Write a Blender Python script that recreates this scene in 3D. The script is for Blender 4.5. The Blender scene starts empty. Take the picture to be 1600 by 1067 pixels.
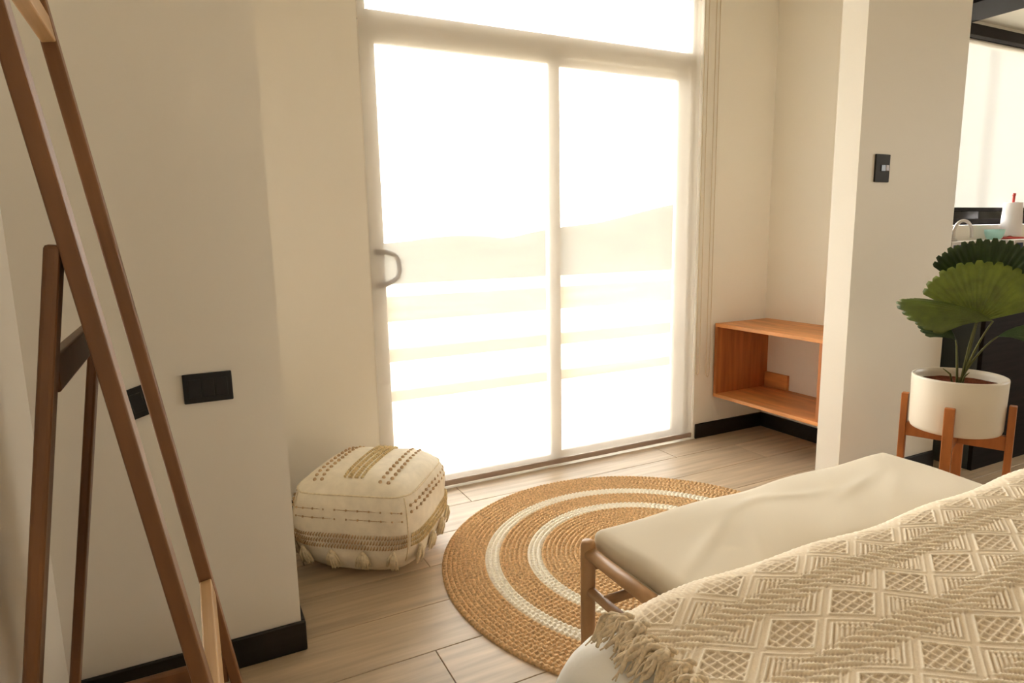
import bpy, bmesh, math, random
import numpy as np
from mathutils import Vector, Matrix
random.seed(7); rng = np.random.default_rng(7)
scn = bpy.context.scene
COL = scn.collection
PI = math.pi

# ------------------------------------------------------------------ camera, world, lights, exposure
FPX, PITCH, ROLL, YAW, EYE = 1009.275, -.163228, -.0189268, -.464031, 1.2
fw = np.array([-math.sin(YAW)*math.cos(PITCH), math.cos(YAW)*math.cos(PITCH), math.sin(PITCH)])
rt = np.array([math.cos(YAW), math.sin(YAW), 0.]); up = np.cross(rt, fw)
cr, sr = math.cos(ROLL), math.sin(ROLL)
rt, up = cr*rt+sr*up, -sr*rt+cr*up
cam_d = bpy.data.cameras.new('camera'); cam = bpy.data.objects.new('camera', cam_d); COL.objects.link(cam)
cam_d.sensor_fit = 'HORIZONTAL'; cam_d.sensor_width = 36; cam_d.lens = FPX*36/1600; cam_d.clip_start = .02; cam_d.clip_end = 3000
cam.matrix_world = Matrix(((rt[0], up[0], -fw[0], 0), (rt[1], up[1], -fw[1], 0), (rt[2], up[2], -fw[2], EYE), (0, 0, 0, 1)))
scn.camera = cam

SKY = 5.0
w = bpy.data.worlds.new('overcast_sky'); scn.world = w; w.use_nodes = True
nt = w.node_tree; nt.nodes['Background'].inputs[0].default_value = (1, .97, .93, 1); nt.nodes['Background'].inputs[1].default_value = SKY

def portal(name, loc, rot, sx, sy):
    d = bpy.data.lights.new(name, 'AREA'); d.shape = 'RECTANGLE'; d.size = sx; d.size_y = sy
    d.cycles.is_portal = True
    o = bpy.data.objects.new(name, d); COL.objects.link(o); o.location = loc; o.rotation_euler = rot
    return o
portal('portal_door', (1.64, 2.99, 1.25), (-PI/2, 0, 0), 1.9, 2.5)      # area lights point along -Z: these face into the room
portal('portal_kitchen', (5.4, 2.99, 1.85), (-PI/2, 0, 0), 1.9, 1.4)
portal('portal_side', (6.68, -.6, 1.78), (0, PI/2, 0), .8, 2.4)

scn.view_settings.view_transform = 'Standard'
scn.view_settings.look = 'None'
scn.view_settings.gamma = 1
scn.view_settings.use_curve_mapping = False
scn.view_settings.exposure = 1.93
scn.cycles.diffuse_bounces = 7
scn.cycles.max_bounces = 14

# ------------------------------------------------------------------ materials
def mat(name, col, rough=.6, spec=.3, metal=0, bump=None, noise=None, sheen=0):
    """noise = (scale_vector, amount) colour variation in object space; bump = (scale_vector, strength, distance)"""
    m = bpy.data.materials.new(name); m.use_nodes = True
    n = m.node_tree; b = n.nodes['Principled BSDF']
    b.inputs['Base Color'].default_value = (*col, 1); b.inputs['Roughness'].default_value = rough
    b.inputs['Specular IOR Level'].default_value = spec; b.inputs['Metallic'].default_value = metal
    if sheen: b.inputs['Sheen Weight'].default_value = sheen
    tc = n.nodes.new('ShaderNodeTexCoord')
    def nz(scale, detail=4):
        mp = n.nodes.new('ShaderNodeMapping'); mp.inputs['Scale'].default_value = scale
        n.links.new(tc.outputs['Object'], mp.inputs['Vector'])
        t = n.nodes.new('ShaderNodeTexNoise'); t.inputs['Scale'].default_value = 1; t.inputs['Detail'].default_value = detail
        n.links.new(mp.outputs[0], t.inputs['Vector']); return t
    if noise:
        t = nz(noise[0]); r = n.nodes.new('ShaderNodeValToRGB')
        k = noise[1]
        r.color_ramp.elements[0].position = .3; r.color_ramp.elements[1].position = .7
        r.color_ramp.elements[0].color = (*[c*(1-k) for c in col], 1)
        r.color_ramp.elements[1].color = (*[min(1, c*(1+k)) for c in col], 1)
        n.links.new(t.outputs['Fac'], r.inputs[0]); n.links.new(r.outputs[0], b.inputs['Base Color'])
    if bump:
        t = nz(bump[0], 3); bp = n.nodes.new('ShaderNodeBump'); bp.inputs['Strength'].default_value = bump[1]; bp.inputs['Distance'].default_value = bump[2]
        n.links.new(t.outputs['Fac'], bp.inputs['Height']); n.links.new(bp.outputs[0], b.inputs['Normal'])
    return m

def vary(m, k=.12):
    """per-object brightness variation (each piece has its own tone)"""
    n = m.node_tree; b = n.nodes['Principled BSDF']; oi = n.nodes.new('ShaderNodeObjectInfo')
    mr = n.nodes.new('ShaderNodeMapRange'); mr.inputs['To Min'].default_value = 1-k; mr.inputs['To Max'].default_value = 1+k
    n.links.new(oi.outputs['Random'], mr.inputs['Value'])
    hs = n.nodes.new('ShaderNodeHueSaturation'); n.links.new(mr.outputs[0], hs.inputs['Value'])
    src = b.inputs['Base Color'].links
    if src: n.links.new(src[0].from_socket, hs.inputs['Color'])
    else: hs.inputs['Color'].default_value = b.inputs['Base Color'].default_value
    n.links.new(hs.outputs[0], b.inputs['Base Color']); return m

WALL = mat('wall_paint', (.84, .80, .725), .75, .2, bump=((180, 180, 180), .15, .001))
CEIL = mat('ceiling_paint', (.84, .80, .70), .8, .1)
BLACKTRIM = mat('dark_baseboard', (.012, .010, .009), .45, .4, noise=((6, 40, 40), .3))
PLANK = vary(mat('floor_tile_wood', (.54, .425, .30), .42, .35, noise=((2.2, 30, 30), .2), bump=((4, 60, 60), .12, .001)), .10)
GROUT = mat('grout', (.17, .14, .11), .8)
ALU = mat('window_frame_white', (.62, .57, .50), .4, .4)
DARKALU = mat('window_frame_dark', (.018, .015, .016), .65, .15)
MIRWOOD = mat('stained_pine', (.19, .082, .03), .38, .4, noise=((14, 14, 2.2), .3), bump=((60, 60, 6), .15, .001))
OAK = mat('bench_oak', (.40, .235, .115), .45, .35, noise=((10, 10, 6), .22))
TEAKV = mat('teak_end_grain_up', (.42, .145, .04), .45, .35, noise=((30, 30, 2.5), .25))  # darker than the boards: shade inside the shelf put into the colour
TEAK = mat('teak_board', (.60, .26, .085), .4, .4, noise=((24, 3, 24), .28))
STANDW = mat('plant_stand_wood', (.42, .14, .035), .42, .4, noise=((20, 20, 4), .22))
CUSH = mat('cream_canvas', (.63, .55, .42), .85, .1, bump=((500, 500, 500), .15, .0006), sheen=.2)
SHEET = mat('white_cotton', (.90, .875, .83), .85, .1, bump=((25, 25, 25), .3, .006))
POUF = mat('pouf_cotton', (.85, .78, .65), .9, .05, bump=((350, 350, 350), .3, .0012), noise=((30, 30, 30), .06))
POUFTAN = mat('pouf_tan_yarn', (.55, .39, .235), .9, .05, noise=((80, 80, 80), .2))
POUFGOLD = mat('pouf_gold_yarn', (.70, .55, .31), .9, .05, noise=((80, 80, 80), .25))
POUFCREAM = mat('pouf_cream_yarn', (.78, .68, .50), .9, .05, noise=((120, 120, 120), .12))
JUTE = mat('jute_braid', (.66, .445, .245), .9, .05, noise=((110, 110, 110), .34), bump=((260, 260, 260), .5, .002))
JUTEW = mat('bleached_braid', (.90, .84, .72), .9, .05, noise=((150, 150, 150), .12), bump=((300, 300, 300), .4, .002))
POT = mat('white_ceramic', (.72, .655, .55), .35, .4)
SOIL = mat('red_brown_soil', (.14, .04, .018), .95, .05, noise=((120, 120, 120), .5), bump=((150, 150, 150), .8, .006))
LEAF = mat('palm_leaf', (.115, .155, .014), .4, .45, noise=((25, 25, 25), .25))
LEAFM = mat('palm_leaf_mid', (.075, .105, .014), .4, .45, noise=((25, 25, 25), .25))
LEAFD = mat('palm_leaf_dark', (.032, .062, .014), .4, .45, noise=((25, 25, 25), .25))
STEM = mat('palm_stem', (.085, .085, .02), .5, .3)
BLACKPL = mat('black_plastic', (.011, .011, .012), .35, .4)
GREYPL = mat('grey_plastic', (.04, .037, .033), .65, .15)
TOGGLE = mat('toggle_light', (.30, .22, .17), .4, .4)
CHAIN = mat('cord_beige', (.62, .52, .38), .5, .3)
HEM = mat('hem_bar', (.42, .335, .275), .5, .4)
PANELLIT = mat('dark_panel_lit', (.062, .074, .076), .5, .35)  # island tone, lightened to paint window light on its end panel
PANELSHADE = mat('dark_panel_shade', (.014, .010, .009), .7, .12, noise=((4, 4, 60), .3))  # same island, darkened to paint shade on the side turned from the window
WHITE = mat('white_laminate', (.80, .78, .76), .4, .4)
PAPER = mat('paper_towel', (.85, .80, .80), .95, .05, bump=((90, 90, 90), .3, .002))
RED = mat('red_plastic', (.55, .07, .06), .4, .4)
TEAL = mat('teal_glaze', (.42, .72, .68), .3, .5)
NAVY = mat('navy_print', (.03, .05, .14), .5, .3)
CARD = mat('white_carton', (.72, .68, .66), .6, .2)
ORANGE = mat('orange_glaze', (.62, .30, .16), .5, .3)
CHROME = mat('brushed_steel', (.62, .58, .54), .3, .5, metal=.9)
FIELD = mat('pale_field', (.50, .44, .33), .95, .05, noise=((.02, .05, .02), .3))
HILL = mat('dry_hills', (.030, .025, .016), .95, .05, noise=((.06, .06, .06), .25))
DECK = mat('balcony_tile', (.60, .54, .46), .7, .2, noise=((3, 3, 3), .1))
RAILW = mat('balcony_board', (.20, .16, .12), .7, .2, noise=((2, 20, 20), .2))

def glass_mat():
    m = bpy.data.materials.new('window_glass'); m.use_nodes = True; n = m.node_tree; n.nodes.clear()
    o = n.nodes.new('ShaderNodeOutputMaterial'); mx = n.nodes.new('ShaderNodeMixShader'); t = n.nodes.new('ShaderNodeBsdfTransparent')
    g = n.nodes.new('ShaderNodeBsdfGlossy'); g.inputs['Roughness'].default_value = .02; f = n.nodes.new('ShaderNodeFresnel'); f.inputs[0].default_value = 1.4
    t.inputs[0].default_value = (.95, .96, .95, 1)
    n.links.new(f.outputs[0], mx.inputs[0]); n.links.new(t.outputs[0], mx.inputs[1]); n.links.new(g.outputs[0], mx.inputs[2]); n.links.new(mx.outputs[0], o.inputs[0])
    return m
GLASS = glass_mat()
def screen_mat(name, openness, trans, diff=.75):
    """woven sunscreen fabric: an open share lets the view through, the yarn scatters the light"""
    m = bpy.data.materials.new(name); m.use_nodes = True; n = m.node_tree; n.nodes.clear()
    o = n.nodes.new('ShaderNodeOutputMaterial'); mx = n.nodes.new('ShaderNodeMixShader'); my = n.nodes.new('ShaderNodeMixShader')
    t = n.nodes.new('ShaderNodeBsdfTransparent'); tl = n.nodes.new('ShaderNodeBsdfTranslucent'); d = n.nodes.new('ShaderNodeBsdfDiffuse')
    tl.inputs[0].default_value = (.95, .92, .87, 1); d.inputs[0].default_value = (diff, diff*.96, diff*.90, 1)
    mx.inputs[0].default_value = 1-openness; my.inputs[0].default_value = 1-trans
    n.links.new(tl.outputs[0], my.inputs[1]); n.links.new(d.outputs[0], my.inputs[2])
    n.links.new(t.outputs[0], mx.inputs[1]); n.links.new(my.outputs[0], mx.inputs[2]); n.links.new(mx.outputs[0], o.inputs[0])
    return m
SCREEN = screen_mat('sunscreen_fabric', .55, .205)
SCREENK = screen_mat('sunscreen_fabric_kitchen', .55, .35)
def mirror_mat():
    m = bpy.data.materials.new('mirror_silver'); m.use_nodes = True; b = m.node_tree.nodes['Principled BSDF']
    b.inputs['Base Color'].default_value = (.90, .90, .87, 1); b.inputs['Metallic'].default_value = 1; b.inputs['Roughness'].default_value = .01
    return m
MIRROR = mirror_mat()
PINELIT = mat('pine_lit_tone', (.46, .275, .125), .4, .4, noise=((14, 3, 14), .2))  # mirror rail wood, lightened so its colour stands for light on the rails

# ------------------------------------------------------------------ mesh helpers
def link(name, me, m, parent=None, kind=None, smooth=False):
    o = bpy.data.objects.new(name, me); COL.objects.link(o)
    if m is not None:
        if isinstance(m, (list, tuple)):
            for x in m: me.materials.append(x)
        elif not me.materials: me.materials.append(m)
    if smooth: me.polygons.foreach_set('use_smooth', [True]*len(me.polygons))
    if parent is not None: o.parent = parent
    if kind: o['kind'] = kind
    return o
def bm_obj(name, bm, m, parent=None, kind=None, smooth=False):
    me = bpy.data.meshes.new(name); bmesh.ops.recalc_face_normals(bm, faces=bm.faces); bm.to_mesh(me); bm.free()
    return link(name, me, m, parent, kind, smooth)
def py_obj(name, V, F, m, parent=None, kind=None, smooth=True):
    me = bpy.data.meshes.new(name); me.from_pydata([tuple(map(float, v)) for v in V], [], F); me.update()
    return link(name, me, m, parent, kind, smooth)
def empty(name, loc, label, cat, group=None):
    o = bpy.data.objects.new(name, None); COL.objects.link(o); o.location = loc; o.empty_display_size = .05
    o['label'] = label; o['category'] = cat
    if group: o['group'] = group
    return o
def tag(o, label, cat, group=None):
    o['label'] = label; o['category'] = cat
    if group: o['group'] = group
    return o
def add_box(bm, lo, hi, bev=0, seg=2):
    b2 = bmesh.new(); bmesh.ops.create_cube(b2, size=1)
    for v in b2.verts: v.co = Vector([(lo[i]+hi[i])/2 + v.co[i]*(hi[i]-lo[i]) for i in range(3)])
    if bev: bmesh.ops.bevel(b2, geom=b2.edges[:], offset=bev, segments=seg, affect='EDGES', profile=.5)
    merge(bm, b2)
def merge(bm, b2):
    me = bpy.data.meshes.new('tmp'); b2.to_mesh(me); b2.free(); bm.from_mesh(me); bpy.data.meshes.remove(me)
def box(name, lo, hi, m, parent=None, kind=None, bev=0, base=(0, 0, 0), seg=2):
    bm = bmesh.new(); lo = [a-b for a, b in zip(lo, base)]; hi = [a-b for a, b in zip(hi, base)]
    add_box(bm, lo, hi, bev, seg); return bm_obj(name, bm, m, parent, kind)
def axis_box(bm, o, ax, rngs, bev=0):
    """box in a frame: origin o, three axis vectors, three (lo, hi) ranges"""
    b2 = bmesh.new(); add_box(b2, [r[0] for r in rngs], [r[1] for r in rngs], bev)
    M = Matrix(((ax[0][0], ax[1][0], ax[2][0], o[0]), (ax[0][1], ax[1][1], ax[2][1], o[1]), (ax[0][2], ax[1][2], ax[2][2], o[2]), (0, 0, 0, 1)))
    b2.transform(M); merge(bm, b2)
def tube_data(path, rad, n=8, closed=False):
    P = [np.array(p, float) for p in path]; R = rad if hasattr(rad, '__len__') else [rad]*len(P)
    V, F = [], []; prev = None; N = len(P)
    for i, p in enumerate(P):
        if closed: t = P[(i+1) % N]-P[i-1]
        else: t = P[min(i+1, N-1)]-P[max(i-1, 0)]
        t = t/(np.linalg.norm(t)+1e-12)
        if prev is None:
            a = np.array([0, 0, 1.]) if abs(t[2]) < .9 else np.array([1., 0, 0])
        else: a = prev
        u = a-t*(a@t); u /= np.linalg.norm(u)+1e-12; prev = u; v = np.cross(t, u)
        for k in range(n):
            an = 2*PI*k/n; V.append(p+R[i]*(math.cos(an)*u+math.sin(an)*v))
    for i in range(N if closed else N-1):
        for k in range(n):
            F.append((i*n+k, i*n+(k+1) % n, ((i+1) % N)*n+(k+1) % n, ((i+1) % N)*n+k))
    if not closed:
        F.append(tuple(reversed(range(n)))); F.append(tuple((N-1)*n+k for k in range(n)))
    return V, F
class MB:
    def __init__(s): s.V = []; s.F = []
    def add(s, V, F):
        b = len(s.V); s.V += list(V); s.F += [tuple(b+i for i in f) for f in F]
    def tube(s, path, rad, n=8, closed=False): s.add(*tube_data(path, rad, n, closed))
    def ball(s, c, r, n=6, m=4, sq=(1, 1, 1)):
        V = [(c[0], c[1], c[2]+r*sq[2])]; F = []
        for i in range(1, m):
            a = PI*i/m
            for k in range(n):
                b = 2*PI*k/n; V.append((c[0]+r*sq[0]*math.sin(a)*math.cos(b), c[1]+r*sq[1]*math.sin(a)*math.sin(b), c[2]+r*sq[2]*math.cos(a)))
        V.append((c[0], c[1], c[2]-r*sq[2]))
        for k in range(n): F.append((0, 1+k, 1+(k+1) % n))
        for i in range(m-2):
            for k in range(n): F.append((1+i*n+k, 1+(i+1)*n+k, 1+(i+1)*n+(k+1) % n, 1+i*n+(k+1) % n))
        l = len(V)-1
        for k in range(n): F.append((l, 1+(m-2)*n+(k+1) % n, 1+(m-2)*n+k))
        s.add(V, F)
    def build(s, name, m, parent=None, kind=None, smooth=True): return py_obj(name, s.V, s.F, m, parent, kind, smooth)
def lathe(prof, n=48, c=(0, 0, 0)):
    V, F = [], []
    for r, z in prof:
        for k in range(n):
            a = 2*PI*k/n; V.append((c[0]+r*math.cos(a), c[1]+r*math.sin(a), c[2]+z))
    for i in range(len(prof)-1):
        for k in range(n): F.append((i*n+k, i*n+(k+1) % n, (i+1)*n+(k+1) % n, (i+1)*n+k))
    return V, F
def np_grid(name, X, Y, Z, m, parent=None, kind=None, attr=None, wrap=False):
    """grid mesh from 2-D arrays, fast path"""
    a, b = X.shape; co = np.stack([X, Y, Z], -1).reshape(-1, 3).astype(np.float32)
    i = np.arange(a-1)[:, None]*b; j = np.arange(b if wrap else b-1)[None, :]; j2 = (j+1) % b
    q = np.stack([i+j, i+j2, i+b+j2, i+b+j], -1).reshape(-1, 4).astype(np.int32)
    me = bpy.data.meshes.new(name); me.vertices.add(len(co)); me.vertices.foreach_set('co', co.ravel())
    me.loops.add(q.size); me.loops.foreach_set('vertex_index', q.ravel()); me.polygons.add(len(q))
    me.polygons.foreach_set('loop_start', np.arange(0, q.size, 4, dtype=np.int32))
    me.polygons.foreach_set('use_smooth', np.ones(len(q), dtype=bool)); me.update(calc_edges=True)
    if attr is not None:
        at = me.attributes.new('yarn', 'FLOAT', 'POINT'); at.data.foreach_set('value', attr.ravel().astype(np.float32))
    return link(name, me, m, parent, kind)

# ------------------------------------------------------------------ the setting
YW = 2.792        # face of the window wall
YP = 1.848        # face of the two piers that frame the recess
XL, XR, YB, ZC = -.36, 6.6, -3.0, 2.6
T = .14
def st(name, lo, hi, m=WALL, parent=None, bev=0): return box(name, lo, hi, m, parent, 'structure', bev)
floor = st('floor', (XL-T, YB-T, -.12), (XR+T, YW, -.010), GROUT)
rowp, row0, plen = .235, 2.593, 1.2
r = -24
for r in range(-24, 2):
    y0 = row0+rowp*(r-1)+rowp*0; y1 = y0+rowp
    if y1 <= YB+.02 or y0 >= YW-.004: continue
    off = {1: 1.077, 0: 1.077+.42, -1: 1.077+.83}.get(r, 1.077+(r*.43) % 1.2)
    x = off-math.ceil((off-XL)/plen)*plen
    while x < XR:
        a, b = max(x, XL)+.0012, min(x+plen, XR)-.0012
        if b-a > .03:
            lo = (a, max(y0, YB)+.0012, -.010); hi = (b, min(y1, YW)-.0012, 0)
            o = box('plank', lo, hi, PLANK, floor, 'structure', .0012, seg=1)
        x += plen
st('ceiling', (XL-T, YB-T, ZC), (XR+T, YW+T, ZC+.12), CEIL)
st('wall_left', (XL-T, YB-T, -.12), (XL, YW+T, ZC))
bm = bmesh.new()
add_box(bm, (XR, YB, -.12), (XR+T, -1.8, ZC)); add_box(bm, (XR, .6, -.12), (XR+T, YW+T, ZC)); add_box(bm, (XR, -1.8, -.12), (XR+T, .6, 1.40)); add_box(bm, (XR, -1.8, 2.15), (XR+T, .6, ZC))
bm_obj('wall_right', bm, WALL, None, 'structure')
st('wall_pier_left', (XL, YP, 0), (.212, YW, ZC))
st('wall_pier_right', (2.574, YP, 0), (3.287, 1.967, ZC))
st('wall_niche_side', (3.12, 1.967, 0), (3.287, YW, ZC))
WX0, WX1, WZ1 = .715, 2.572, 2.5
bm = bmesh.new()
add_box(bm, (.212-.02, YW, -.12), (WX0, YW+T, ZC)); add_box(bm, (WX1, YW, -.12), (4.55, YW+T, ZC)); add_box(bm, (WX0, YW, WZ1), (WX1, YW+T, ZC)); add_box(bm, (XL, YW, -.12), (.192, YW+T, ZC))
add_box(bm, (WX0, YW, -.12), (WX1, YW+T, -.004))
add_box(bm, (4.55, YW, -.12), (6.35, YW+T, 1.21)); add_box(bm, (6.35, YW, -.12), (XR, YW+T, ZC)); add_box(bm, (4.55, YW, 2.575), (6.35, YW+T, ZC))
bm_obj('wall_window', bm, WALL, None, 'structure')
st('wall_behind', (XL-T, YB-T, -.12), (XR+T, YB, ZC))
BH, BT = .092, .012
def base(n, lo, hi): return box(n, lo, hi, BLACKTRIM, None, 'structure', .004)
base('baseboard_pier_left', (XL+.013, YP-BT, 0), (.212+BT, YP, BH))
base('baseboard_pier_left_return', (.212, YP+.001, 0), (.212+BT, YW-.001, BH))
base('baseboard_window_left', (.226, YW-BT, 0), (.70, YW, BH))
base('baseboard_window_right', (2.582, YW-BT, 0), (3.12, YW, .088))
base('baseboard_niche_side', (3.12-BT, 1.968, 0), (3.12, YW-.013, .088))
base('baseboard_pier_right', (2.576, YP-BT, 0), (3.287, YP, BH))
base('baseboard_left', (XL, -2.9, 0), (XL+BT, YP-.001, BH))
st('trim_1', (4.2, -1.0, 2.47), (4.575, YW-.001, ZC-.0005), DARKALU)         # dark ceiling beam in the kitchen

# sliding door and fixed light behind the blind
def rect_frame(name, x0, x1, z0, z1, y0, y1, wL, wR, wB, wT, m, parent):
    bm = bmesh.new()
    add_box(bm, (x0, y0, z0), (x0+wL, y1, z1), .004); add_box(bm, (x1-wR, y0, z0), (x1, y1, z1), .004)
    add_box(bm, (x0+wL, y0, z0), (x1-wR, y1, z0+wB), .004); add_box(bm, (x0+wL, y0, z1-wT), (x1-wR, y1, z1), .004)
    return bm_obj(name, bm, m, parent, 'structure')
door = rect_frame('door_1', WX0+.001, WX1-.001, -.003, 2.10, YW+.05, YW+.125, .035, .035, .02, .055, ALU, None)
s1 = rect_frame('door_sash', .745, 1.712, .018, 2.045, YW+.055, YW+.085, .055, .062, .028, .03, ALU, door)
s2 = rect_frame('door_sash', 1.66, 2.54, .018, 2.045, YW+.09, YW+.12, .055, .05, .028, .03, ALU, door)
box('glass_pane', (.80, YW+.067, .046), (1.65, YW+.073, 2.015), GLASS, s1, 'structure')
box('glass_pane', (1.715, YW+.102, .046), (2.49, YW+.108, 2.015), GLASS, s2, 'structure')
# D-shaped pull on the left stile, in the plane of the glass
hp = MB(); hy = YW+.036
pts = [(.752, hy, 1.135), (.80, hy, 1.137), (.838, hy, 1.125), (.856, hy, 1.10), (.858, hy, 1.05), (.848, hy, 1.022), (.82, hy, 1.005), (.785, hy, .99), (.752, hy, .985)]
hp.tube(pts, .0115, 8)
hp.build('door_handle', mat('handle_bronze', (.10, .065, .045), .5, .3), s1, 'structure')
win = rect_frame('window_1', WX0+.001, WX1-.001, 2.10, WZ1-.001, YW+.05, YW+.125, .05, .022, .045, .05, ALU, None)
box('glass_pane', (.766, YW+.085, 2.145), (2.549, YW+.091, 2.449), GLASS, win, 'structure')
# kitchen window: dark frame, mullion
kw = rect_frame('window_2', 4.551, 6.349, 1.211, 2.574, YW+.03, YW+.10, .04, .04, .045, .05, DARKALU, None)
for xm in (5.30,): box('mullion', (xm-.011, YW+.08, 1.256), (xm+.011, YW+.099, 2.524), DARKALU, kw, 'structure', .003)
box('glass_pane', (4.59, YW+.06, 1.256), (6.31, YW+.066, 2.524), GLASS, kw, 'structure')
box('window_head', (4.56, YW-.02, 2.50), (6.34, YW+.03, 2.572), DARKALU, kw, 'structure', .003)
bm = bmesh.new()
for lo, hi in (((XR+.03, -1.799, 1.401), (XR+.10, -1.75, 2.149)), ((XR+.03, .55, 1.401), (XR+.10, .599, 2.149)), ((XR+.03, -1.75, 1.401), (XR+.10, .55, 1.45)), ((XR+.03, -1.75, 2.10), (XR+.10, .55, 2.149)), ((XR+.04, -.63, 1.45), (XR+.09, -.57, 2.10))): add_box(bm, lo, hi, .003)
bw = bm_obj('fill_window', bm, DARKALU, None, 'structure')  # unseen side window, added and sized to give the room fill light
box('glass_pane', (XR+.06, -1.75, 1.45), (XR+.066, .55, 2.10), GLASS, bw, 'structure')

# outdoors: balcony floor with a board railing, dry hills far off
st('balcony', (-1.5, YW+T, -.25), (5.5, 4.45, -.02), DECK)
rl = empty('balcony_railing', (1.5, 4.25, -.02), 'balcony railing of wide horizontal boards seen through the blind', 'railing')
for z0, z1 in ((.64, .81), (.365, .455), (.09, .166)):
    box('board', (-1.4, 4.20, z0), (5.4, 4.24, z1), RAILW, rl, None, .004, (1.5, 4.25, -.02))
for x in (-1.3, 5.2): box('post', (x, 4.241, -.02), (x+.07, 4.31, .93), RAILW, rl, None, .004, (1.5, 4.25, -.02))
gx = np.linspace(-500, 1000, 141); gy = np.linspace(150, 520, 60); GX, GY = np.meshgrid(gx, gy)
ridge = np.interp(gx*1.0, [-500, -100, 40, 84, 97, 116, 130, 144, 166, 178, 215, 260, 330, 430, 1000], [6, 3, -3, -1.7, -.8, 1.6, 1.6, -.8, 1.4, 4.5, 8, 17.5, 18, -6, -7])
f = np.exp(-((GY-300)/75)**2); f[0, :] = 0; GZ = -9.8+(ridge[None, :]+9.8)*f
st('field', (-500, 6, -10.2), (1000, 160, -9.8), FIELD)
np_grid('hills', GX, GY, GZ, HILL, None, 'structure')
# outdoor ground behind the house, seen from nowhere but giving the added side window its lower half
st('yard', (XR+T+.1, -60, -.6), (120, 20, -.4), DECK)

# ------------------------------------------------------------------ roller blinds
def blind(name, x0, x1, z0, z1, y, label, m, hemh, hemm, ripple=.0015):
    e = empty(name, ((x0+x1)/2, y, z1), label, 'blind'); b = (((x0+x1)/2), y, z1)
    X, Z = np.meshgrid(np.linspace(x0, x1, 50), np.linspace(z0+hemh*.5, z1, 40))
    Y = y+ripple*np.sin(X*9+1)*np.cos(Z*1.3)
    np_grid('fabric', X-b[0], Y-b[1], Z-b[2], m, e)
    box('hem_bar', (x0, y-.007, z0), (x1, y+.007, z0+hemh), hemm, e, None, .004, b)
    t = MB(); t.tube([(x0-b[0], .03-.0, -.0), (x1-b[0], .03, 0)], .02, 16); t.build('roller_tube', ALU, e)
    return e, b
e, b = blind('roller_blind', .722, 2.566, .010, 2.46, YW+.012, 'white sheer roller blind covering the sliding glass door', SCREEN, .028, HEM)
for x, zl, dx in ((2.578, .385, .0), (2.655, .365, .0)):
    c = MB(); y = YW-.016
    c.tube([(x-b[0]-.013, y-b[1], 2.42-b[2]), (x-b[0]-.013, y-b[1], zl+.03-b[2]), (x-b[0]-.009, y-b[1], zl+.008-b[2]), (x-b[0], y-b[1], zl-b[2]), (x-b[0]+.009, y-b[1], zl+.008-b[2]), (x-b[0]+.013, y-b[1], zl+.03-b[2]), (x-b[0]+.013, y-b[1], 2.42-b[2])], .0022, 6)
    c.build('pull_chain', CHAIN, e)
blind('roller_blind', 4.58, 6.33, 1.312, 2.47, YW-.004, 'white sheer roller blind over the kitchen window behind the pier', SCREENK, .024, DARKALU)

# ------------------------------------------------------------------ leaning mirror on its A-frame
th = math.radians(8.4); nv = (math.cos(th), 0, math.sin(th)); vv = (-math.sin(th), 0, math.cos(th)); uv = (0, 1, 0)
MO = (.0606, 0, 0); mb0 = (-.12, 1.243, 0)
mir = empty('standing_mirror', mb0, 'tall leaning mirror in a stained pine A-frame beside the left wall', 'mirror')
O = [a-b_ for a, b_ in zip(MO, mb0)]
def mpart(name, u, v, n, m, bev=.003):
    bm = bmesh.new(); axis_box(bm, O, (uv, vv, nv), (u, v, n), bev); return bm_obj(name, bm, m, mir)
Yn0, Yn1, Yf0, Yf1 = .967, 1.012, 1.474, 1.519
mpart('post', (Yn0, Yn1), (.005, 1.72), (-.022, 0), MIRWOOD); mpart('post', (Yf0, Yf1), (.005, 1.72), (-.022, 0), MIRWOOD)
mpart('top_rail', (Yn1, Yf0), (1.576, 1.622), (-.022, -.001), PINELIT); mpart('bottom_rail', (Yn1, Yf0), (.432, .477), (-.022, -.001), PINELIT)
mpart('mirror_glass', (Yn1, Yf0), (.477, 1.576), (-.017, -.013), MIRROR, 0)
mpart('back_panel', (Yn1, Yf0), (.477, 1.576), (-.022, -.0172), mat('mirror_backing', (.30, .20, .12), .8), 0)
def legx(z): return -.336+.153*z
for y0, y1 in ((Yn0, Yn1), (Yf0, Yf1)):
    L = math.hypot(1.2, .153*1.2); ax = (.153*1.2/L, 0, 1.2/L); px = (ax[2], 0, -ax[0])
    bm = bmesh.new(); axis_box(bm, (legx(0)-mb0[0], 0, 0), ((0, 1, 0), ax, px), ((y0-mb0[1], y1-mb0[1]), (.003, L), (0, .018)), .005); bm_obj('rear_leg', bm, MIRWOOD, mir)
    bm = bmesh.new(); add_box(bm, (legx(.235)+.017-mb0[0], y0+.012-mb0[1], .205), (.0606-.235*math.tan(th)-.021-mb0[0], y0+.03-mb0[1], .265), .003); bm_obj('side_stretcher', bm, MIRWOOD, mir)
bm = bmesh.new(); add_box(bm, (legx(1.03)-mb0[0], Yn1-mb0[1], 1.006), (legx(1.03)+.018-mb0[0], Yf0-mb0[1], 1.054), .003); bm_obj('crossbar', bm, MIRWOOD, mir)

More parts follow.
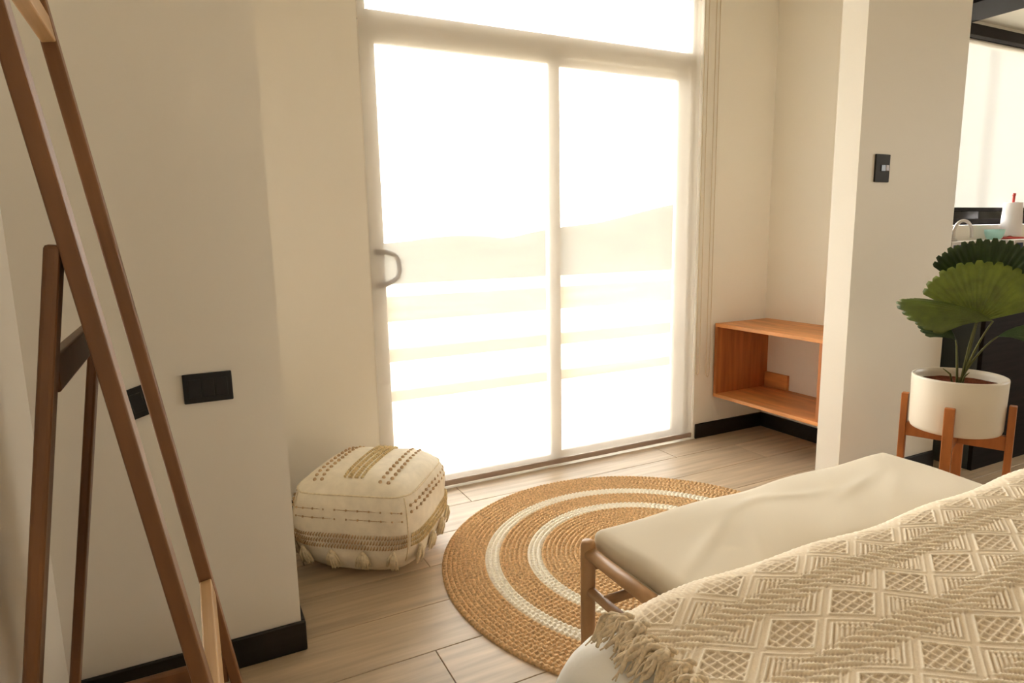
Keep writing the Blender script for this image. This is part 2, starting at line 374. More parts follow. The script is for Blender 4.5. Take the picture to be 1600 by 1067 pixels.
# ------------------------------------------------------------------ wall plates
def plate(name, x0, x1, z0, z1, y, m, label, cat):
    c = ((x0+x1)/2, y, (z0+z1)/2); e = empty(name, c, label, cat)
    box('cover', (x0, y-.008, z0), (x1, y, z1), m, e, None, .0025, c); return e, c
e, c = plate('wall_outlet', -.033, .085, .781, .859, YP, BLACKPL, 'black rectangular socket plate on the left pier beside the mirror', 'socket')
for k in range(3):
    xx = -.033+.012+k*.0325
    box('module', (xx, YP-.0095, .796), (xx+.029, YP-.007, .844), BLACKPL, e, None, .001, c)
e, c = plate('light_switch', 2.677, 2.773, 1.396, 1.513, YP, GREYPL, 'dark grey light switch plate on the right pier above the palm', 'switch')
box('rocker', (2.712, YP-.011, 1.442), (2.741, YP-.007, 1.468), BLACKPL, e, None, .001, c)
o = box('rocker', (2.744, YP-.011, 1.444), (2.764, YP-.007, 1.468), TOGGLE, e, None, .001, c); o['label'] = 'pinkish switch toggle'

# ------------------------------------------------------------------ floating teak shelf in the niche
sx0, sx1, sy0, sy1, sz0, sz1 = 2.705, 3.119, 2.065, 2.778, .243, .676
sb = (2.91, 2.42, .243); sh = empty('wall_shelf', sb, 'open teak box shelf hung in the niche corner right of the door', 'shelf'); tt = .02
box('top_board', (sx0, sy0, sz1-tt), (sx1, sy1, sz1), TEAK, sh, None, .002, sb)
box('bottom_board', (sx0, sy0, sz0), (sx1, sy1, sz0+tt), TEAK, sh, None, .002, sb)
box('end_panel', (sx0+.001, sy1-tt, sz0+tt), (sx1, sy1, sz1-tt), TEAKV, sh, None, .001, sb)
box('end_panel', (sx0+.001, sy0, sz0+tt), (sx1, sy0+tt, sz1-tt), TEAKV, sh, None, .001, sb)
box('cleat', (sx1-.02, 2.592, sz0+tt), (sx1, sy1-tt, .352), TEAK, sh, None, .002, sb)

# ------------------------------------------------------------------ round jute rug
RC = (1.47, 1.811, 0); rug = empty('jute_rug', RC, 'round braided jute rug with two white rings on the plank floor', 'rug')
NR, RAD = 44, .778; pitch = RAD/NR
def ring_rows(i):
    return [i*pitch+pitch*t for t in (.0, .12, .25, .4, .5, .6, .75, .88, 1.0)]
def band(name, i0, i1, m):
    Vs, Qs, base_ = [], [], 0
    for i in range(i0, i1):
        r0 = (i+.5)*pitch; n = max(24, int(2*PI*r0/.0034)); nb = max(4, int(2*PI*r0/.0185))
        a = np.linspace(0, 2*PI, n, endpoint=False); ph = rng.uniform(0, 6)
        for t in (0., .12, .25, .4, .5, .6, .75, .88, 1.):
            prof = .0055+.0055*math.sqrt(max(0, 1-(2*t-1)**2))
            z = prof*(1+.0)+.0032*np.sin(nb*a+ph+abs(t-.5)*5.5)*(1-abs(2*t-1)**3)+.0005*np.sin(a*3+ph)
            rr = r0+(t-.5)*pitch+.0008*np.sin(nb*a+ph)*(1 if t > .5 else -1)+.0012*np.sin(5*a+.3)
            Vs.append(np.stack([rr*np.cos(a), rr*np.sin(a), z], -1))
        for k in range(8):
            p = base_+k*n+np.arange(n); q = base_+k*n+(np.arange(n)+1) % n
            Qs.append(np.stack([p, p+n, q+n, q], -1))
        base_ += 9*n
    # outer skirt down to the floor
    n = len(Vs[-1]); V2 = Vs[-1].copy(); V2[:, 2] = 0.0005; Vs.append(V2); l = base_-n
    Qs.append(np.stack([l+np.arange(n), base_+np.arange(n), base_+(np.arange(n)+1) % n, l+(np.arange(n)+1) % n], -1))
    co = np.concatenate(Vs).astype(np.float32); q = np.concatenate(Qs).astype(np.int32)
    me = bpy.data.meshes.new(name); me.vertices.add(len(co)); me.vertices.foreach_set('co', co.ravel()); me.loops.add(q.size); me.loops.foreach_set('vertex_index', q.ravel())
    me.polygons.add(len(q)); me.polygons.foreach_set('loop_start', np.arange(0, q.size, 4, dtype=np.int32)); me.polygons.foreach_set('use_smooth', np.ones(len(q), dtype=bool)); me.update(calc_edges=True)
    return link(name, me, m, rug)
i1, i2, i3, i4 = [round(v/pitch) for v in (.400, .452, .567, .612)]
band('jute_band', 0, i1, JUTE); o = band('white_band', i1, i2, JUTEW); o['label'] = 'bleached white inner ring'
band('jute_band', i2, i3, JUTE); o = band('white_band', i3, i4, JUTEW); o['label'] = 'bleached white outer ring'
band('jute_band', i4, NR, JUTE)

# ------------------------------------------------------------------ pouf
PC = (.566, 2.345, 0); pa = math.radians(-37); PH = .18
pouf = empty('floor_pouf', PC, 'cream square pouf with woven tan bands and tassels by the door', 'pouf'); pouf.rotation_euler = (0, 0, pa)
def psurf(a, b_, c, off=0):
    """cube-surface point (a,b,c in -1..1) -> stuffed rounded cushion"""
    p = 5.2 if c >= 0 else 5.2-1.4*min(1, -c*1.5)
    q = np.array([a, b_, c], float); s = (abs(a)**p+abs(b_)**p+abs(c)**p)**(-1/p); q = q*s
    bulge = 1+.05*(1-c*c)
    P_ = np.array([q[0]*.232*bulge, q[1]*.232*bulge, PH+q[2]*PH])
    P_[2] += .012*max(0, q[2])*(1-min(1, q[0]**2+q[1]**2))
    if P_[2] < .012: P_[2] = max(.002, P_[2])
    if off:
        n = np.array([q[0]**3, q[1]**3, q[2]**3]); n /= np.linalg.norm(n)+1e-9; P_ = P_+n*off
    return P_
V, F, idx = [], [], {}
N = 28
lin = [math.tan(t*PI/4*.98)/math.tan(PI/4*.98) for t in np.linspace(-1, 1, N+1)]
for ax in range(3):
    for s in (-1, 1):
        for i in range(N+1):
            for j in range(N+1):
                q = [0, 0, 0]; q[ax] = s; q[(ax+1) % 3] = lin[i]; q[(ax+2) % 3] = lin[j]
                key = tuple(round(x, 4) for x in q)
                if key not in idx:
                    p = psurf(*q); p = p+np.array([1, 1, .6])*.003*math.sin(p[0]*31+p[1]*17+p[2]*40)*(p[2] > .03); idx[key] = len(V); V.append(p)
        def k_(i, j):
            q = [0, 0, 0]; q[ax] = s; q[(ax+1) % 3] = lin[i]; q[(ax+2) % 3] = lin[j]; return idx[tuple(round(x, 4) for x in q)]
        for i in range(N):
            for j in range(N):
                f_ = (k_(i, j), k_(i+1, j), k_(i+1, j+1), k_(i, j+1)); F.append(f_ if s > 0 else f_[::-1])
py_obj('cushion_body', V, F, POUF, pouf)
SEAMZ = .80
sm = MB()
sq = [(t, -1) for t in np.linspace(-1, 1, 24)]+[(1, t) for t in np.linspace(-1, 1, 24)[1:]]+[(t, 1) for t in np.linspace(1, -1, 24)[1:]]+[(-1, t) for t in np.linspace(1, -1, 24)[1:-1]]
sm.tube([psurf(a, b_, SEAMZ+.10*abs(a*b_)**6, .001) for a, b_ in sq], .0032, 6, True)
for a, b_ in ((1, -1), (1, 1), (-1, 1), (-1, -1)): sm.tube([psurf(a, b_, c, .0005) for c in np.linspace(-.75, SEAMZ+.05, 12)], .0024, 6)
sm.build('seam_piping', POUFCREAM, pouf)
bd = MB(); gold = MB()
# top: two double rows of knots, woven gold strip in the middle (rows run front to back)
for x0 in (-.66, -.52, .48, .62):
    for y in np.linspace(-.80, .88, 13):
        bd.ball(psurf(x0, y, 1, .001), .0072, 7, 5)
for k, x0 in enumerate(np.linspace(-.13, .13, 6)):
    for y in np.linspace(-.74, .92, 26):
        p = psurf(x0, y, 1, .0015); q = psurf(x0+(.03 if k % 2 else -.03), y+.045, 1, .0015); gold.tube([p, (p+q)/2+np.array([0, 0, .003]), q], [.003, .0056, .003], 5)
# sides: rows of small knots, wide woven band
for face in range(4):
    def sp(t, c, off=0):
        return psurf(*[(t, -1), (1, t), (-t, 1), (-1, -t)][face], c, off)
    for c in ((.50, .32) if face in (0, 2) else (.62, .48)):
        for t in np.linspace(-.88, .88, 11 if face in (0, 2) else 13): bd.ball(sp(t, c, .001), .0042 if face in (0, 2) else .0062, 6, 4)
        for t0 in np.linspace(-.9, .9, 18)[:-1]: bd.tube([sp(t0, c, .0008), sp(t0+.1, c, .0008)], .0012, 4)
    for c in (-.02, -.13, -.24):
        for t in np.linspace(-.93, .93, 42):
            p = sp(t, c-.045, .001); q = sp(t+.028, c+.045, .001); (gold if face == 1 else bd).tube([p, (p+q)/2+(p-np.array([0, 0, PH]))*.02, q], [.0016, .0036, .0016], 5)
bd.build('tan_knot_rows', POUFTAN, pouf, 'stuff'); gold.build('gold_woven_strip', POUFGOLD, pouf, 'stuff')
def tassel_data(seed, L=.058, n=30, r=.0042, spread=.026):
    rg = random.Random(seed); mb_ = MB(); mb_.ball((0, 0, .0), .008, 8, 5)
    for k in range(n):
        a = rg.uniform(0, 2*PI); s = spread*math.sqrt(rg.random()); l = L*rg.uniform(.85, 1.1); x, y = s*math.cos(a), s*math.sin(a)*.45
        mb_.tube([(x*.2, y*.2, .002), (x*.8, y*.9-.003, -l*.4), (x*1.0+rg.uniform(-.003, .003), y, -l)], [r*.8, r, r*.6], 5)
    return mb_
tm = []
for s in range(3):
    t = tassel_data(s); me = bpy.data.meshes.new('tassel'); me.from_pydata([tuple(map(float, v)) for v in t.V], [], t.F); me.materials.append(POUFCREAM); me.polygons.foreach_set('use_smooth', [True]*len(me.polygons)); tm.append(me)
k = 0
for face in range(4):
    for t in (-.72, -.24, .24, .70):
        a, b_ = [(t, -1), (1, t), (-t, 1), (-1, -t)][face]
        p = psurf(a, b_, -.33, .012); q1 = psurf(a, b_, -.80, .024)
        dz = p-q1; dz /= np.linalg.norm(dz); hx_ = np.array([(1, 0, 0), (0, 1, 0), (-1, 0, 0), (0, -1, 0)][face], float)
        hx_ -= dz*(hx_@dz); hx_ /= np.linalg.norm(hx_); dy_ = np.cross(dz, hx_)
        o = bpy.data.objects.new('tassel', tm[k % 3]); COL.objects.link(o); o.parent = pouf; k += 1
        o.matrix_local = Matrix(((hx_[0], dy_[0], dz[0], p[0]), (hx_[1], dy_[1], dz[1], p[1]), (hx_[2], dy_[2], dz[2], p[2]), (0, 0, 0, 1)))

# ------------------------------------------------------------------ bench
bb = (1.46, 1.115, 0); bench = empty('wooden_bench', bb, 'oak bench with open end frames standing on the rug by the bed', 'bench')
def bpart(name, mb_): mb_.V = [np.array(v)-np.array(bb) for v in mb_.V]; return mb_.build(name, OAK, bench)
RUGT = .0125
def bleg(x, y, z0):
    m_ = MB(); m_.tube([(x, y, z0), (x, y, z0+.003), (x, y, .20), (x, y, .425), (x, y, .434), (x, y, .438)], [.0155, .0165, .0185, .0195, .0165, .009], 14); bpart('leg', m_)
bleg(.846, 1.283, RUGT); bleg(.846, .945, .001); bleg(2.078, 1.303, RUGT); bleg(2.078, .965, .001)
for x in (.846, 2.078):
    d = .02 if x > 1 else 0
    m_ = MB(); m_.tube([(x, .95+d, .405), (x, 1.1+d, .405), (x, 1.278+d, .405)], .0175, 12); bpart('end_rail', m_)
    m_ = MB(); m_.tube([(x, .95+d, .305), (x, 1.278+d, .305)], .0125, 10); bpart('end_stretcher', m_)
for y in (.945, 1.283):
    m_ = MB(); m_.tube([(.846, y, .37), (2.078, y+.02, .37)], .0165, 12); bpart('side_rail', m_)
m_ = MB(); m_.tube([(.846, 1.215, .305), (2.078, 1.235, .305)], .0125, 10); bpart('long_stretcher', m_)
bm = bmesh.new(); add_box(bm, (.862-bb[0], .96-bb[1], .375), (2.062-bb[0], 1.275-bb[1], .388), .002); bm_obj('seat_board', bm, OAK, bench)
# cushion: soft box, wavy rims
def soft_box(x0, x1, y0, y1, z0, z1, nx, ny, nz, p, fn):
    V, F, idx = [], [], {}
    lx, ly, lz = np.linspace(-1, 1, nx+1), np.linspace(-1, 1, ny+1), np.linspace(-1, 1, nz+1)
    cx, cy, cz = (x0+x1)/2, (y0+y1)/2, (z0+z1)/2; hx, hy_, hz = (x1-x0)/2, (y1-y0)/2, (z1-z0)/2; R_ = p
    def P_(a, b_, c):
        q = np.array([a*hx, b_*hy_, c*hz]); inner = np.array([max(-hx+R_, min(hx-R_, q[0])), max(-hy_+R_, min(hy_-R_, q[1])), max(-hz+min(R_, hz), min(hz-min(R_, hz), q[2]))])
        d = q-inner; l = np.linalg.norm(d); q = inner+d/l*min(R_, max(l, 1e-6)) if l > 1e-9 else q
        return fn(np.array([cx, cy, cz])+q, a, b_, c)
    def vid(a, b_, c):
        key = (round(a, 5), round(b_, 5), round(c, 5))
        if key not in idx: idx[key] = len(V); V.append(P_(a, b_, c))
        return idx[key]
    def face(A, B, mk, flip):
        for i in range(len(A)-1):
            for j in range(len(B)-1):
                f_ = (vid(*mk(A[i], B[j])), vid(*mk(A[i+1], B[j])), vid(*mk(A[i+1], B[j+1])), vid(*mk(A[i], B[j+1]))); F.append(f_[::-1] if flip else f_)
    face(lx, ly, lambda a, b_: (a, b_, 1), False); face(lx, ly, lambda a, b_: (a, b_, -1), True)
    face(lx, lz, lambda a, b_: (a, -1, b_), False); face(lx, lz, lambda a, b_: (a, 1, b_), True)
    face(ly, lz, lambda a, b_: (1, a, b_), False); face(ly, lz, lambda a, b_: (-1, a, b_), True)
    return V, F
def cush_fn(p, a, b_, c):
    x, y = p[0], p[1]
    if c > -.4:
        p[2] += .010*(1-a**8)*(1-b_**4)+.004*math.sin(x*7.5+1.2)*math.sin(y*9+.4)+.0022*math.sin(x*14+y*8)+.0022*math.sin(x*27-y*20)*(1-b_*b_)
    if c > .2:
        for cx_, cy_, an_, am_ in ((1.05, 1.08, .5, .005), (1.16, 1.02, .9, .004), (1.45, 1.18, -.2, .0035), (1.70, 1.14, .25, .0045), (1.78, 1.08, .5, .003), (1.32, 1.2, .15, .003)):
            du_ = (x-cx_)*math.cos(an_)+(y-cy_)*math.sin(an_); dv_ = -(x-cx_)*math.sin(an_)+(y-cy_)*math.cos(an_)
            p[2] += am_*math.exp(-(du_/.12)**2-(dv_/.018)**2)
    p[1] += (.005*math.sin(x*8+.6)+.003*math.sin(x*17))*(b_ if abs(b_) > .8 else 0)+.02*(x-.86)/1.2
    p[0] += .002*math.sin(y*22)*(a if abs(a) > .9 else 0)
    return p
V, F = soft_box(.872, 2.052, .922, 1.302, .3895, .455, 110, 40, 8, .024, cush_fn)
CB = np.array((1.46, 1.115, .389)); o = py_obj('bench_cushion', np.array(V)-CB, F, CUSH); o.location = CB
tag(o, 'long cream cushion lying on the oak bench', 'cushion')
pc = MB(); path = [(x, .931+.02*(x-.868)/1.2, .405) for x in np.linspace(.885, 2.04, 20)]+[(2.0515, y, .405) for y in np.linspace(.96, 1.30, 8)]+[(x, 1.297+.02*(x-.868)/1.2, .405) for x in np.linspace(2.03, .885, 20)]+[(.8725, y, .405) for y in np.linspace(1.27, .95, 8)]
pc.tube([np.array(q)-CB for q in path], .0022, 6, True); pc.build('piping', CUSH, o)

# ------------------------------------------------------------------ bed and throw
BX0, BX1, BZ, BR = .470, 2.16, .592, .105
def foot(x): return .838+.018*(x-.6)
def drop(d, r=BR):
    d = np.clip(d, 0, r); return r-np.sqrt(np.maximum(0, r*r-(r-d)**2))
bedb = (1.3, -.2, 0)
bed = empty('bed', bedb, 'bed with white bedding beside the bench in the right foreground', 'bed')
xs = np.concatenate([[BX0, BX0, BX0+.001], BX0+BR*(1-np.cos(np.linspace(.1, PI/2, 12))), np.linspace(BX0+BR+.02, BX1-BR-.02, 60), BX1-BR*(1-np.cos(np.linspace(PI/2, .1, 10))), [BX1, BX1]])
tt_ = np.concatenate([[-1.35, -1.3], np.linspace(-1.25, -BR-.01, 60), -BR*(1-np.cos(np.linspace(PI/2, .1, 12))), [0, 0, 0]])
X, TY = np.meshgrid(xs, tt_); Yb = TY+foot(X)
Zb = BZ-drop(X-BX0)-drop(BX1-X)-drop(-TY)
Zb += .006*np.sin(X*9+Yb*5)*np.sin(Yb*7)*(X > BX0+.04)-.012*np.clip((X-.63)/.05, 0, 1)*np.clip((Yb+.2)/.05, 0, 1)
Zb[:, 0] = .16; Zb[:, 1] = .42; Zb[:, -1] = .16; Zb[-1, :] = .16; Zb[-2, :] = .42; Zb[0, :] = .16
Zb = np.maximum(Zb, .16)
Xw = X+np.where(X <= BX0+.002, .012*np.sin(Yb*16)+.006*np.sin(Yb*37), 0)
np_grid('bedding', Xw-bedb[0], Yb-bedb[1], Zb, SHEET, bed)
box('base', (BX0+.06, -1.28, .06), (BX1-.05, .78, .30), OAK, bed, None, .01, bedb)
for x in (BX0+.12, BX1-.16):
    for y in (-1.22, .66): box('leg', (x, y, .0), (x+.06, y+.06, .06), OAK, bed, None, .004, bedb)

THROW = bpy.data.materials.new('woven_throw'); THROW.use_nodes = True
n = THROW.node_tree; bs = n.nodes['Principled BSDF']; bs.inputs['Roughness'].default_value = .92; bs.inputs['Specular IOR Level'].default_value = .08
at = n.nodes.new('ShaderNodeAttribute'); at.attribute_name = 'yarn'; rp = n.nodes.new('ShaderNodeValToRGB')
rp.color_ramp.elements[0].position = .0; rp.color_ramp.elements[0].color = (.48, .365, .245, 1)
rp.color_ramp.elements[1].position = 1.; rp.color_ramp.elements[1].color = (.94, .86, .72, 1)
q = rp.color_ramp.elements.new(.42); q.color = (.77, .65, .49, 1)
n.links.new(at.outputs['Fac'], rp.inputs[0]); n.links.new(rp.outputs[0], bs.inputs['Base Color'])
tcn = n.nodes.new('ShaderNodeTexCoord'); tn = n.nodes.new('ShaderNodeTexNoise'); tn.inputs['Scale'].default_value = 420; n.links.new(tcn.outputs['Object'], tn.inputs['Vector'])
bp = n.nodes.new('ShaderNodeBump'); bp.inputs['Strength'].default_value = .4; bp.inputs['Distance'].default_value = .001; n.links.new(tn.outputs['Fac'], bp.inputs['Height']); n.links.new(bp.outputs[0], bs.inputs['Normal'])

TX0, TX1 = .566, 2.14
us = np.arange(TX0, TX1, .0018)
sA = np.concatenate([np.linspace(-1.0, -.66, 30), np.arange(-.655, .02, .0018), np.arange(.022, .30, .006)])   # arc length, 0 = start of the foot roll
U, S = np.meshgrid(us, sA)
# pattern in cloth coordinates; the diamond rows sit at y = .745, .605, .46 on the bed
PU, PV = .14, .1435
yc = foot(.6)-BR+S                      # cloth y-coordinate before rolling
uu = U-(.907); vv_ = yc-.605
row = np.round(vv_/PV); dv = np.abs(vv_-row*PV); uo = uu+row*.004
du = np.abs((uo+PU/2) % PU-PU/2)
A_, B_ = .053, .036
g = du/A_+dv/B_
def ridge_(x, c, w_): return np.exp(-((x-c)/w_)**2)
warpn = .006*np.sin(U*23)*np.sin(yc*19)
h = np.zeros_like(U)
inside = g < 1
lat = np.abs(np.sin(PI*(uo/.0175+vv_/.09)))
lat2 = np.abs(np.sin(PI*(vv_/.0125-uo/.09)))
lattice = np.maximum(1-np.minimum(lat, 1)*1.6, 1-np.minimum(lat2, 1)*1.6).clip(0, 1)
h += np.where(inside, -.55+1.15*lattice, 0)
h += 1.0*ridge_(g, 1.05, .06)
zig = dv+du*(B_/A_)                      # zigzag level sets outside the diamonds
for c_ in (.0535, .0645, .0755): h += np.where(dv < .058, .75*ridge_(zig, c_, .0016), 0)
ribs = .5*np.sin(2*PI*(uo-1.45*vv_)/.0125)
h += np.where((zig > .062) & (g > 1.3), ribs*np.clip((dv-.012)/.01, 0, 1)*np.clip((PV/2-.024-dv)/.003, 0, 1), 0)
# braids: two rows of slanted leaf strokes between the diamond rows
sv = vv_-row*PV; t_ = sv-np.where(sv > 0, 1, -1)*PV/2      # signed distance from the middle of the braid
for t0, ph_ in ((.0128, 0), (-.0128, .013)):
    tb = t_-t0
    k_u = ((uo+tb*1.45+ph_) % .0265)/.0265-.5
    w_ = .19*(1-.35*np.clip(tb/.012, -1, 1))
    h += 2.0*np.exp(-(k_u/w_)**2)*np.exp(-(tb/.0105)**4)
h += np.where(np.abs(t_) < .026, -.30+.22*np.sin(2*PI*(uo-1.45*vv_)/.0095), 0)
h = np.clip(h, -.8, 1.7)+.06*rng.standard_normal(h.shape)
yarn = np.clip(.42+.42*h, 0, 1)
H_ = .0023*h*np.where(S > 0, np.clip(1-S/.10, .35, 1), 1)
# fold onto the bed: flat, then quarter roll, then straight down
a_ = np.clip(S/BR, 0, PI/2); extra = np.maximum(0, S-BR*PI/2); RR = BR+.005
yy = foot(U)-BR+np.where(S < 0, S, RR*np.sin(a_)); zz = BZ+.005-RR*(1-np.cos(a_))-extra
zz = zz-drop(U-BX0)-drop(BX1-U)
wr = .0045*np.sin(U*6+yc*11)+.004*np.exp(-((yc-.50-.13*(U-1.0))/.022)**2)*np.clip((U-.95)*4, 0, 1)+.003*np.sin(U*17-yc*13)
nz_ = np.cos(a_); ny_ = np.sin(a_)
zz += .006*np.sin(U*9+yy*5)*np.sin(yy*7)*nz_
zz += (H_+wr+.006)*nz_; yy += (H_+wr+.006)*ny_
U = U+.09*np.clip(S/.18, 0, 1)*np.exp(-(U-TX0)/.15)
thr = np_grid('throw_blanket', U-1.3, yy-.4, zz-BZ, THROW, None, None, yarn); thr.location = (1.3, .4, BZ)
tag(thr, 'beige woven throw with diamond pattern and fringe across the bed', 'blanket')
FR = mat('fringe_yarn', (.68, .56, .40), .95, .05, noise=((150, 150, 150), .2))
fm = []
def zbed(x): return BZ-float(drop(np.array(x-BX0)))
for s in range(4):
    rg = random.Random(40+s); t = MB()
    t.ball((0, 0, .004), .0105, 8, 6, (1.25, .9, .8))
    t.tube([(.012, -.008, .008), (.002, -.004, .014), (-.006, .002, .010)], .004, 6)
    for k in range(20):
        thick = k < 9; dy = rg.uniform(-.017, .017); L = rg.uniform(.035, .062) if thick else rg.uniform(.04, .072); lift = rg.uniform(.002, .012); pth = []; ph = rg.uniform(0, 6)
        for q_ in np.linspace(0, 1, 9):
            x = .002-L*q_; d_ = dy*min(1, q_*2.2)+.006*math.sin(q_*7+ph)
            z = (zbed(.567+x) if .567+x > BX0+.003 else zbed(BX0+.003)-(BX0+.003-.567-x)*1.5)-zbed(.567)+lift*math.sin(PI*min(1, q_+.15))+.004
            pth.append((max(x, BX0-.567-.010-rg.random()*.004), d_, z))
        t.tube(pth, [(.0055 if thick else .0022)*(1-.75*abs(q_-.35)) for q_ in np.linspace(0, 1, 9)], 6)
    me = bpy.data.meshes.new('fringe_tassel'); me.from_pydata([tuple(map(float, v)) for v in t.V], [], t.F); me.materials.append(FR); me.polygons.foreach_set('use_smooth', [True]*len(me.polygons)); fm.append(me)
for k in range(25):
    y = .757-k*.0335; o = bpy.data.objects.new('fringe_tassel', fm[k % 4]); COL.objects.link(o); o.parent = thr
    o.location = (.567+.006*math.sin(k*2.1)-1.3, y-.4, zbed(.567)+.008-BZ-float(drop(np.array(foot(.567)-y))))
    o.rotation_euler = (0, 0, .15*math.sin(k*1.7))

# ------------------------------------------------------------------ plant stand, pot, palm
PCX, PCY = 2.645, 1.412
sd = empty('plant_stand', (PCX, PCY, 0), 'four-legged wooden plant stand holding the white pot by the pier', 'plant stand')
ang0 = math.atan2(-PCY, -PCX)+math.radians(-6)
for k in range(4):
    a = ang0+k*PI/2; d = (math.cos(a), math.sin(a), 0); t_ = (-math.sin(a), math.cos(a), 0)
    bm = bmesh.new(); axis_box(bm, (0, 0, 0), (d, t_, (0, 0, 1)), ((.163, .187), (-.017, .017), (.001, .537)), .003); bm_obj('leg', bm, STANDW, sd)
for k in range(2):
    a = ang0+k*PI/2; d = (math.cos(a), math.sin(a), 0); t_ = (-math.sin(a), math.cos(a), 0)
    bm = bmesh.new()
    if k == 0: axis_box(bm, (0, 0, 0), (d, t_, (0, 0, 1)), ((-.163, .163), (-.013, .013), (.362, .4175)), .002)
    else:
        for s in (-1, 1): axis_box(bm, (0, 0, 0), (d, t_, (0, 0, 1)), (sorted((s*.0131, s*.163)), (-.013, .013), (.362, .4175)), .002)
    bm_obj('cross_rail', bm, STANDW, sd)
PZ = .418
pl = empty('potted_fan_palm', (PCX, PCY, PZ), 'pleated fan palm growing in a white cylinder pot on the stand', 'plant')
V, F = lathe([(.0, .0), (.140, .0), (.150, .004), (.1545, .016), (.1585, .205), (.1575, .2115), (.153, .2135), (.149, .211), (.147, .195), (.145, .15), (0, .15)], 64)
py_obj('pot', V, F, POT, pl)
V, F = lathe([(0, .184), (.05, .184), (.10, .181), (.1465, .179)], 40); V = [(x, y, z+.003*math.sin(x*90)*math.sin(y*110)) for x, y, z in V]
py_obj('soil', V, F, SOIL, pl)
RGT = np.array(rt); UPV = np.array([0, 0, 1.]); TOC = np.array([-PCX, -PCY, 0])/math.hypot(PCX, PCY); RG = np.array([-TOC[1], TOC[0], 0]);
if RG @ RGT < 0: RG = -RG
def loc(r, u, t): return RG*r+UPV*(u-PZ)+TOC*t          # metres right of / above / towards the room, about the pot axis
def fan(name, hub, axis, nrm, rad, spread, folds, m, cup=.0, droop=.0, amp=.006, jag=.04, label=None, asp=1.0, tip=0):
    """pleated palm fan: hub point, mid-rib direction, face normal, radius, half-spread angle"""
    ax = axis/np.linalg.norm(axis); nr = nrm-ax*(nrm@ax); nr /= np.linalg.norm(nr); sd_ = np.cross(nr, ax)
    na, ni = folds*4+1, 14; V, F = [], []
    for j in range(na):
        t = j/(na-1)*2-1; an = t*spread
        seg = (j//4); jg = 1+jag*((seg % 2)-.5)-(.05 if j % 4 == 0 else 0)
        edge = rad*jg*(1-.10*abs(t)**3)*(1-tip*abs(t)**1.25)
        for i in range(ni+1):
            r_ = edge*(i/ni); s_ = i/ni
            pl_ = amp*(1 if j % 2 else -1)*min(1, s_*3)*(.5+.5*s_) if (j % 2 or True) else 0
            pl_ = amp*math.cos(j*PI/2)*min(1, s_*2.5)
            p = hub+ax*r_*math.cos(an)*1.0+sd_*r_*math.sin(an)*asp+nr*(pl_+cup*r_*abs(math.sin(an))**1.5*s_)-nr*droop*rad*s_**2.2+UPV*(-.25*abs(droop)*rad*s_**3)
            V.append(p)
    for j in range(na-1):
        for i in range(ni): F.append((j*(ni+1)+i, (j+1)*(ni+1)+i, (j+1)*(ni+1)+i+1, j*(ni+1)+i+1))
    o = py_obj(name, V, F, m, pl)
    md = o.modifiers.new('thickness', 'SOLIDIFY'); md.thickness = .0012; md.offset = 0
    if label: o['label'] = label
    return o
def stem(p): 
    s_ = MB(); b0 = np.array([random.uniform(-.012, .012), random.uniform(-.012, .012), .178]); mid = (b0+p)/2+np.array([0, 0, .05])+TOC*.01
    pts = [(1-t)**2*b0+2*t*(1-t)*mid+t*t*p for t in np.linspace(0, 1, 12)]
    s_.tube(pts, [.0048-.0022*t for t in np.linspace(0, 1, 12)], 6); s_.build('stem', STEM, pl)
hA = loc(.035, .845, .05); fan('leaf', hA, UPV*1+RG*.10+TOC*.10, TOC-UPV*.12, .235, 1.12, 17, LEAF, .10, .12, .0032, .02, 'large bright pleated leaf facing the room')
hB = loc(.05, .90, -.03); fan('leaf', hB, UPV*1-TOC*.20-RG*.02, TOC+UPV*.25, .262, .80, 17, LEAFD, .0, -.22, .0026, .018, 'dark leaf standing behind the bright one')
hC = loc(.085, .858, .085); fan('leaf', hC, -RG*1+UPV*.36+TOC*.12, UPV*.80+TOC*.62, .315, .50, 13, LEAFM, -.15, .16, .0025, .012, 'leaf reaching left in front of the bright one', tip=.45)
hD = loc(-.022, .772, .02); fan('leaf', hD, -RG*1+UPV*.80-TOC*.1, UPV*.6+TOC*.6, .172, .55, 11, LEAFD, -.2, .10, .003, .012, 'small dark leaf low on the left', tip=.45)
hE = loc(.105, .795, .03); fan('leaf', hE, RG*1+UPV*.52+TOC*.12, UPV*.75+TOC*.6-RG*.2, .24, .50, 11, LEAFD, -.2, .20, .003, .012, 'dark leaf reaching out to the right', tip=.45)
for h_ in (hA, hB, hC, hD, hE): stem(h_)
for k in range(3):
    s_ = MB(); a = k*2.1; s_.tube([(.02*math.cos(a), .02*math.sin(a), .178), (.03*math.cos(a), .03*math.sin(a), .215), (.055*math.cos(a), .055*math.sin(a), .235)], [.004, .0035, .0015], 6); s_.build('sheath', STEM, pl)

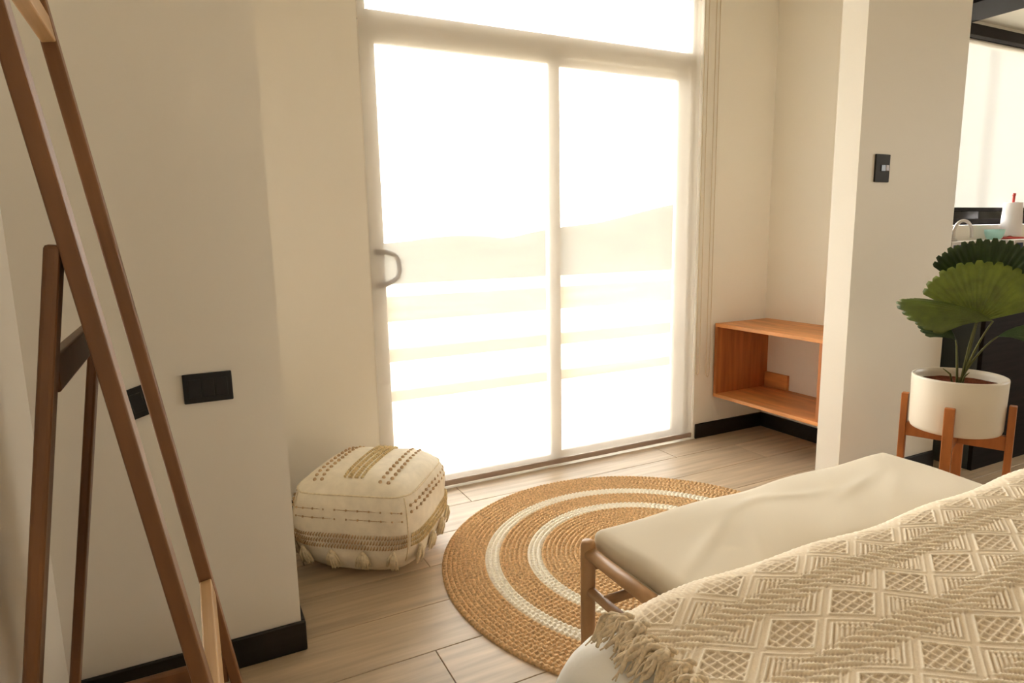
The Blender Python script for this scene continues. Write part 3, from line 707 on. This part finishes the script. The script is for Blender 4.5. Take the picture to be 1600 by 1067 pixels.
# ------------------------------------------------------------------ kitchen beyond the pier
ib = (4.1, 1.95, 0); isl = empty('kitchen_island', ib, 'dark kitchen island with white worktop behind the plant', 'island')
box('end_panel', (3.40, 1.7405, .0), (3.42, 2.32, .86), PANELLIT, isl, None, .002, ib)
box('front_panel', (3.399, 1.72, .0), (4.9, 1.74, .86), PANELSHADE, isl, None, .002, ib)
box('carcass', (3.4205, 1.741, .0), (4.9, 2.30, .859), PANELSHADE, isl, None, .002, ib)
box('worktop', (3.385, 1.70, .861), (4.92, 2.34, .90), WHITE, isl, None, .003, ib)
cb = (5.4, 2.5, 0); kc = empty('kitchen_counter', cb, 'white kitchen counter with raised ledge under the kitchen window', 'counter')
box('cabinet', (4.05, 2.42, .0), (6.58, 2.789, .87), PANELLIT, kc, None, .002, cb); box('worktop', (4.05, 2.38, .871), (6.58, 2.789, .91), WHITE, kc, None, .003, cb)
box('ledge', (4.05, 2.56, .9105), (6.58, 2.789, 1.10), WHITE, kc, None, .003, cb)
def carton(x0, x1, y0, y1, z0, z1, label, name='carton'):
    c = ((x0+x1)/2, (y0+y1)/2, z0); o = box(name, (x0, y0, z0), (x1, y1, z1), CARD, None, None, .002, c); o.location = c; tag(o, label, 'box'); return o, c
o, c = carton(4.30, 4.62, 2.41, 2.55, .9105, 1.105, 'white carton with a navy label on the counter beside the pier')
box('printed_label', (4.315, 2.408, 1.03), (4.40, 2.4101, 1.085), NAVY, o, None, 0, c)
o, c = carton(5.02, 5.42, 2.41, 2.55, .9105, 1.105, 'white carton with two navy labels behind the top palm leaf')
box('printed_label', (5.035, 2.408, 1.035), (5.115, 2.4101, 1.085), NAVY, o, None, 0, c); box('printed_label', (5.05, 2.408, .93), (5.10, 2.4101, 1.015), NAVY, o, None, 0, c)
V, F = lathe([(0, 0), (.05, 0), (.055, .01), (.055, .11), (.05, .12), (0, .12)], 28); o = py_obj('storage_jar', V, F, ORANGE); o.location = (4.93, 2.28, .9005)
o.location = (4.86, 2.20, .9005); tag(o, 'small orange jar on the island worktop', 'jar')
# paper towel holder with roll
px_, py_ = 5.54, 2.70
h_ = empty('paper_towel_holder', (px_, py_, 1.1005), 'red paper towel stand on the kitchen ledge', 'holder')
V, F = lathe([(0, 0), (.085, 0), (.09, .006), (.085, .016), (.02, .02), (.009, .024), (.009, .315), (.012, .32), (.012, .335), (0, .338)], 28); py_obj('stand', V, F, RED, h_)
V, F = lathe([(.0125, .026), (.068, .026), (.070, .03), (.060, .262), (.058, .268), (.0125, .268), (.0125, .026)], 36); o = py_obj('paper_towel_roll', V, F, PAPER); o.location = (px_, py_, 1.1005)
tag(o, 'white paper towel roll on the red stand', 'paper towel')
V, F = lathe([(0, .0), (.035, .0), (.05, .012), (.062, .05), (.064, .075), (.060, .075), (.056, .05), (.04, .016), (0, .012)], 32); o = py_obj('cup', V, F, TEAL); o.location = (5.33, 2.70, 1.1005)
tag(o, 'pale teal cup on the kitchen ledge beside the paper towels', 'cup')
ft = MB(); fx, fy = 4.93, 2.70
ft.tube([(fx+.11*math.cos(t), fy, .05+.09*math.sin(t)) for t in np.linspace(PI, 0, 20)]+[(fx+.11, fy, .02)], .011, 10)
ft.tube([(fx-.11, fy, 0), (fx-.11, fy, .06)], .013, 10); ft.V = [np.array(v)-np.array([fx-.11, fy, 0]) for v in ft.V]
fa = ft.build('faucet', CHROME); fa.location = (fx-.11, fy, 1.1005); tag(fa, 'curved steel faucet on the kitchen ledge next to the pier', 'faucet')
V, F = lathe([(0, 0), (.028, 0), (.028, .012), (.018, .016), (0, .016)], 20); py_obj('faucet_base', V, F, CHROME, fa)
